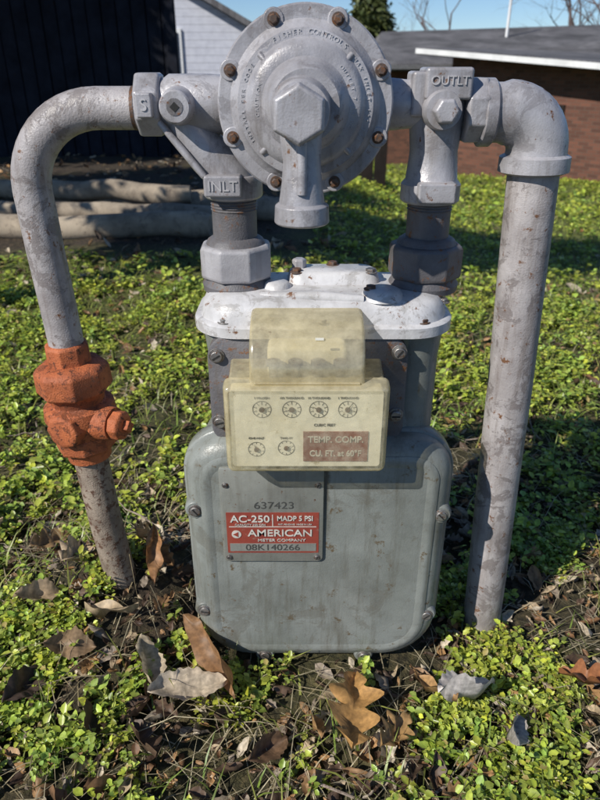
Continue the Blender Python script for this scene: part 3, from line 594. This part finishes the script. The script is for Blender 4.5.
# ------------------------------------------------------------------ WHITE HOUSE
def lined(name,base,dark,per,axis='Z',rough=.6,bump=.6):
    m,nt,b=new_mat(name); L=nt.links; tc=N(nt,'ShaderNodeTexCoord')
    w=N(nt,'ShaderNodeTexWave',wave_type='BANDS',bands_direction=axis,wave_profile='SAW')
    w.inputs['Scale'].default_value=.314/per; L.new(tc.outputs['Object'],w.inputs['Vector'])
    n=N(nt,'ShaderNodeTexNoise',Scale=6.0,Detail=8.0); L.new(tc.outputs['Object'],n.inputs['Vector'])
    r=ramp(nt,[(.3,dark),(.65,base)]); L.new(n.outputs['Fac'],r.inputs[0])
    gr=ramp(nt,[(0.0,.45),(.12,1.0)]); L.new(w.outputs['Fac'],gr.inputs[0])
    mu=N(nt,'ShaderNodeMixRGB',blend_type='MULTIPLY',Fac=1.0); L.new(r.outputs[0],mu.inputs[1]); L.new(gr.outputs[0],mu.inputs[2]); L.new(mu.outputs[0],b.inputs['Base Color'])
    bp=N(nt,'ShaderNodeBump',Strength=bump,Distance=.02); L.new(w.outputs['Fac'],bp.inputs['Height']); L.new(bp.outputs[0],b.inputs['Normal']); b.inputs['Roughness'].default_value=rough; return m
SID=lined('white_siding',(.62,.63,.70),(.52,.53,.6),.20)
TRIM=paint('white_trim',(.76,.76,.76),(.6,.6,.6),rust_amt=.8,rough=.5,scale=3)
m,nt,b=new_mat('roof_shingle'); L=nt.links; tc=N(nt,'ShaderNodeTexCoord')
bk=N(nt,'ShaderNodeTexBrick',Scale=3.2); bk.inputs['Color1'].default_value=(.16,.155,.16,1); bk.inputs['Color2'].default_value=(.10,.095,.10,1); bk.inputs['Mortar'].default_value=(.045,.045,.05,1)
L.new(tc.outputs['Object'],bk.inputs['Vector'])
n=N(nt,'ShaderNodeTexNoise',Scale=1.3,Detail=8.0); L.new(tc.outputs['Object'],n.inputs['Vector']); r=ramp(nt,[(.3,.5),(.7,1.35)]); L.new(n.outputs['Fac'],r.inputs[0])
mu=N(nt,'ShaderNodeMixRGB',blend_type='MULTIPLY',Fac=1.0); L.new(bk.outputs[0],mu.inputs[1]); L.new(r.outputs[0],mu.inputs[2]); L.new(mu.outputs[0],b.inputs['Base Color']); b.inputs['Roughness'].default_value=.9; ROOF=m
m,nt,b=new_mat('brown_brick'); L=nt.links; tc=N(nt,'ShaderNodeTexCoord'); mp=N(nt,'ShaderNodeMapping'); mp.inputs['Rotation'].default_value=(math.pi/2,0,0); L.new(tc.outputs['Object'],mp.inputs[0])
bk=N(nt,'ShaderNodeTexBrick',Scale=4.2); bk.inputs['Color1'].default_value=(.17,.07,.045,1); bk.inputs['Color2'].default_value=(.09,.04,.028,1); bk.inputs['Mortar'].default_value=(.11,.085,.065,1); bk.inputs['Mortar Size'].default_value=.014
L.new(mp.outputs[0],bk.inputs['Vector']); L.new(bk.outputs[0],b.inputs['Base Color']); b.inputs['Roughness'].default_value=.9
bp=N(nt,'ShaderNodeBump',Strength=.5,Distance=.01); L.new(bk.outputs['Fac'],bp.inputs['Height']); bp.invert=True; L.new(bp.outputs[0],b.inputs['Normal']); BRICK=m
GLASS=paint('window_glass',(.03,.035,.045),(.02,.02,.03),rust_amt=.9,rough=.15,bump=0)
def prism(name,poly,y0,y1,mat,parent):   # poly in x,z
    n=len(poly); V=[(x,y0,z) for x,z in poly]+[(x,y1,z) for x,z in poly]
    F=[tuple(range(n)),tuple(range(n,2*n))]+[(i,(i+1)%n,(i+1)%n+n,i+n) for i in range(n)]
    return obj(name,V,F,mat,parent,smooth=0)
wh=empty('white_house'); hx=-6.0; hr=-1.56; hl_=-10.44; ze=1.95; zr=4.30
prism('walls',[(hl_,-.4),(hr,-.4),(hr,ze),(hx,zr),(hl_,ze)],Y(22),Y(32),SID,wh)
s=(zr-ze)/(hr-hx)
for sg,nm in ((1,'roof_a'),(-1,'roof_b')):
    xe=hx+sg*(hr-hx+.35); zz=ze-.35*s
    prism(nm,[(hx,zr+.02),(xe,zz+.02),(xe,zz+.20),(hx,zr+.20)],Y(21.6),Y(32.4),ROOF,wh)
box('window_frame',-4.6,-3.5,Y(21.93),Y(21.99),.6,1.9,TRIM,wh); box('window_pane',-4.5,-3.6,Y(21.90),Y(21.92),.7,1.8,GLASS,wh,bevel=0)
# ------------------------------------------------------------------ BRICK HOUSE
bh=empty('brick_house')
x0,x1=1.75,16
prism('main_walls',[(x0+.3,-2.4),(x1,-2.4),(x1,.86),(x0+.3,.86)],Y(17.5),Y(25),BRICK,bh)
V=[(x0-.1,Y(17),.80),(x1+.4,Y(17),.80),(x1+.4,Y(21.5),2.05),(x0+.6,Y(21.5),1.65),(x0-.1,Y(17),.95),(x1+.4,Y(17),.95),(x1+.4,Y(21.5),2.20),(x0+.6,Y(21.5),1.80),(x0-.1,Y(26),.80),(x1+.4,Y(26),.80)]
obj('main_roof',V,[(4,5,6,7),(0,1,5,4),(0,4,7,3),(1,2,6,5),(7,6,9,8),(3,7,8),(0,3,8),(0,8,9,1)],ROOF,bh,smooth=0)
box('main_gutter',x0-.1,x1+.4,Y(16.86),Y(16.98),.84,.93,paint('dull_trim',(.16,.16,.17),(.10,.10,.10),rust_amt=.8),bh)
def wingpt(t,z):
    return (3.25+(7.6-3.25)*t, Y(15.6+(9.6-15.6)*t), z)
za,zb=1.12,.60
V=[wingpt(0,-2.2),wingpt(1,-2.2),wingpt(1,zb),wingpt(0,za)]; bkv=Vector((4.5,3.4,0)); V2=[tuple(Vector(v)+bkv) for v in V]
obj('wing_walls',V+V2,[(0,1,2,3),(4,5,6,7),(0,1,5,4),(1,2,6,5),(2,3,7,6),(3,0,4,7)],BRICK,bh,smooth=0)
nrm=Vector((-6.0,-4.35,0)).normalized()
def slab(name,zo0,zo1,out0,out1,mat,ext=.06):
    A=Vector(wingpt(-ext,za+ext*(za-zb))); B=Vector(wingpt(1+ext,zb-ext*(za-zb)))
    vs=[]
    for P in (A,B):
        for o_ in (out0,out1):
            for zz in (zo0,zo1): vs.append(tuple(P+nrm*o_+Vector((0,0,zz))))
    obj(name,vs,[(0,1,3,2),(4,6,7,5),(0,4,5,1),(2,3,7,6),(0,2,6,4),(1,5,7,3)],mat,bh,smooth=0)
slab('wing_roof',.03,.10,-5.5,.62,ROOF); slab('wing_fascia',-.01,.085,.625,.68,TRIM); slab('wing_soffit',-.03,.02,-.1,.62,BROWNW)
for t in (.25,.62):
    A=Vector(wingpt(t,-.9))+nrm*.02; B=Vector(wingpt(t+.14,-.9))+nrm*.02
    for nm,g_,o_,mt in (('frame',0,.0,BROWNW),('pane',.07,.03,GLASS)):
        d=(B-A).normalized(); a_=A+d*g_+nrm*o_; b2=B-d*g_+nrm*o_
        vs=[tuple(p+nrm*q+Vector((0,0,z))) for p in (a_,b2) for q in (-.02,.02) for z in (.25+g_,1.15-g_)]
        obj('wing_window_%s_%d'%(nm,int(t*100)),vs,[(0,1,3,2),(4,6,7,5),(0,4,5,1),(2,3,7,6),(0,2,6,4),(1,5,7,3)],mt,bh,smooth=0)
lathe('vent_stack',(5.55,Y(20),1.4),(0,0,1),[(0,.04),(1.6,.04)],TRIM,bh,seg=12)
# ------------------------------------------------------------------ TREES
BARK=paint('bark',(0.18,0.135,0.13),(0.08,0.06,0.058),rust_amt=.6,rough=.9,scale=6,bump=1.0,fine=60)
def grow(V,F,p,d,l,r,depth,maxd,spread=.6,up=.15,ends=None):
    seg=6; n=4; pts=[p.copy()]; q=p.copy(); dd=d.copy()
    for i in range(n):
        dd=(dd+Vector((random.gauss(0,.12),random.gauss(0,.12),random.gauss(0,.08)+up*.2))).normalized(); q=q+dd*l/n; pts.append(q.copy())
    r1=r*.62; base=len(V)
    for i,P in enumerate(pts):
        rr_=r+(r1-r)*i/n; _,a,b=frame(dd if i else d)
        for j in range(seg):
            an=2*math.pi*j/seg; V.append(tuple(P+(a*math.cos(an)+b*math.sin(an))*rr_))
    for i in range(n):
        for j in range(seg):
            k=(j+1)%seg; F.append((base+i*seg+j,base+i*seg+k,base+(i+1)*seg+k,base+(i+1)*seg+j))
    if ends is not None and depth>=maxd-2: ends+= [pts[2],pts[-1]]
    if depth<maxd:
        for c in range(3 if depth<maxd-1 else 2):
            t=random.choice([2,3,4]); nd=(dd+Vector((random.gauss(0,spread),random.gauss(0,spread),random.gauss(.1,spread*.6)))).normalized()
            grow(V,F,pts[t],nd,l*random.uniform(.6,.8),r1*random.uniform(.55,.8),depth+1,maxd,spread,up,ends)
def crown(name,centers,n,size,spread,c0,c1,mat,parent):
    C=np.array([tuple(c) for c in centers]); i=rng.integers(0,len(C),n); base=C[i]+rng.normal(0,spread,(n,3))
    Ln=size*(.6+.8*rng.random(n)); V,Q=leaves(base,rng.random(n)*6.28,rng.normal(0,.8,n),rng.normal(0,.8,n),Ln,Ln*.55)
    t=rng.random((n,1)); Cc=(np.array(c0)*(1-t)+np.array(c1)*t)*(.6+.7*rng.random((n,1)))
    return fast(name,V,Q,mat,np.repeat(Cc,6,axis=0),parent=parent)
# unseen trees added left of the view to shade the lawn, logs and fence
def shade_caster_tree(name,c,rad,n,size,zg=-.05):
    e=empty(name); cx,cy,cz=c; cen=[]; V=[];F=[]
    pts=[(cx+.1,cy-.05,zg-.1),(cx+.04,cy,zg+.4*(cz-zg)),(cx,cy,cz-.2*rad[2]),(cx,cy,cz+.5*rad[2])]
    tube('trunk',pts,[.09,.07,.05,.02],BARK,e,seg=12)
    for i in range(90):
        v=Vector((random.gauss(0,1),random.gauss(0,1),random.gauss(0,1))).normalized()*random.random()**.45
        p=(cx+v.x*rad[0],cy+v.y*rad[1],cz+v.z*rad[2]); cen.append(p)
        if i<26:
            b0=Vector(pts[1]).lerp(Vector(pts[2]),random.random()); mid=b0.lerp(Vector(p),.5)+Vector((0,0,-.05))
            tube('limb_%d'%i,[b0,mid,p],[.028,.018,.006],BARK,e,seg=7)
    crown('foliage',cen,n,size,min(rad)*.17,(.05,.085,.02),(.11,.13,.03),GREEN,e)
shade_caster_tree('shade_caster_tree',(-1.95,1.25,2.45),(1.25,.58,.75),26000,.09)
shade_caster_tree('shade_caster_tree.001',(-4.1,2.3,3.0),(1.4,.9,.9),20000,.10)
shade_caster_tree('shade_caster_tree.002',(-6.2,5.0,3.6),(2.2,1.2,1.9),36000,.14)
for k,(x,h,l,sd) in enumerate(((11.5,33,3.6,3),(15.5,36,3.7,8),(8.6,40,3.4,5),(13.2,30,3.2,21),(17.0,44,4.4,33))):
    random.seed(sd); V=[];F=[]
    grow(V,F,Vector((x,Y(h),-1.5)),Vector((0,0,1)),l,.17,0,6,.55,.15)
    obj('bare_tree' if k==0 else 'bare_tree.%03d'%k,V,F,BARK,None,smooth=60)
et=empty('evergreen_tree'); cen=[]
random.seed(12)
ex,ey=3.0,Y(32)
for i in range(170):
    t=random.random(); z=.3+t*3.2; R=(1.35*(1-t)**.8+.25)*random.uniform(.2,1); a=random.random()*6.28; cen.append((ex+R*math.cos(a),ey+R*math.sin(a),z+random.gauss(0,.15)))
lathe('trunk',(ex,ey,-1.5),(0,0,1),[(0,.18),(3,.12),(4.6,.02)],BARK,et,seg=10)
crown('needles',cen,16000,.20,.20,(.05,.075,.02),(.15,.17,.05),NEEDLE,et)
# ------------------------------------------------------------------ LIGHT / SKY / CAMERA
trav=Vector((.62,.50,-.62)).normalized(); el=math.asin(-trav.z); az=math.atan2(-trav.x,-trav.y)
w=bpy.data.worlds.new('World'); sc.world=w; w.use_nodes=True; nt=w.node_tree
sky=nt.nodes.new('ShaderNodeTexSky'); sky.sky_type='NISHITA'; sky.sun_disc=False; sky.sun_elevation=el; sky.sun_rotation=az%(2*math.pi)
sky.air_density=1.0; sky.dust_density=0.0; sky.ozone_density=6.0; sky.altitude=1500
bg=nt.nodes['Background']; bg.inputs[1].default_value=.10; nt.links.new(sky.outputs[0],bg.inputs[0])
ld=bpy.data.lights.new('sun','SUN'); ld.energy=5.0; ld.angle=math.radians(.5); ld.color=(1,.955,.87)
lo_=bpy.data.objects.new('sun',ld); sc.collection.objects.link(lo_); lo_.rotation_euler=trav.to_track_quat('-Z','Y').to_euler()
cd=bpy.data.cameras.new('camera'); cam=bpy.data.objects.new('camera',cd); sc.collection.objects.link(cam)
cam.location=(0,CY,.85); cam.rotation_euler=(math.radians(63),0,0)
cd.sensor_fit='VERTICAL'; cd.sensor_height=36; cd.lens=29.25; cd.clip_start=.02; cd.clip_end=1500
cd.dof.use_dof=True; cd.dof.focus_distance=.86; cd.dof.aperture_fstop=8
sc.camera=cam
sc.view_settings.view_transform='Standard'; sc.view_settings.look='None'; sc.view_settings.exposure=0
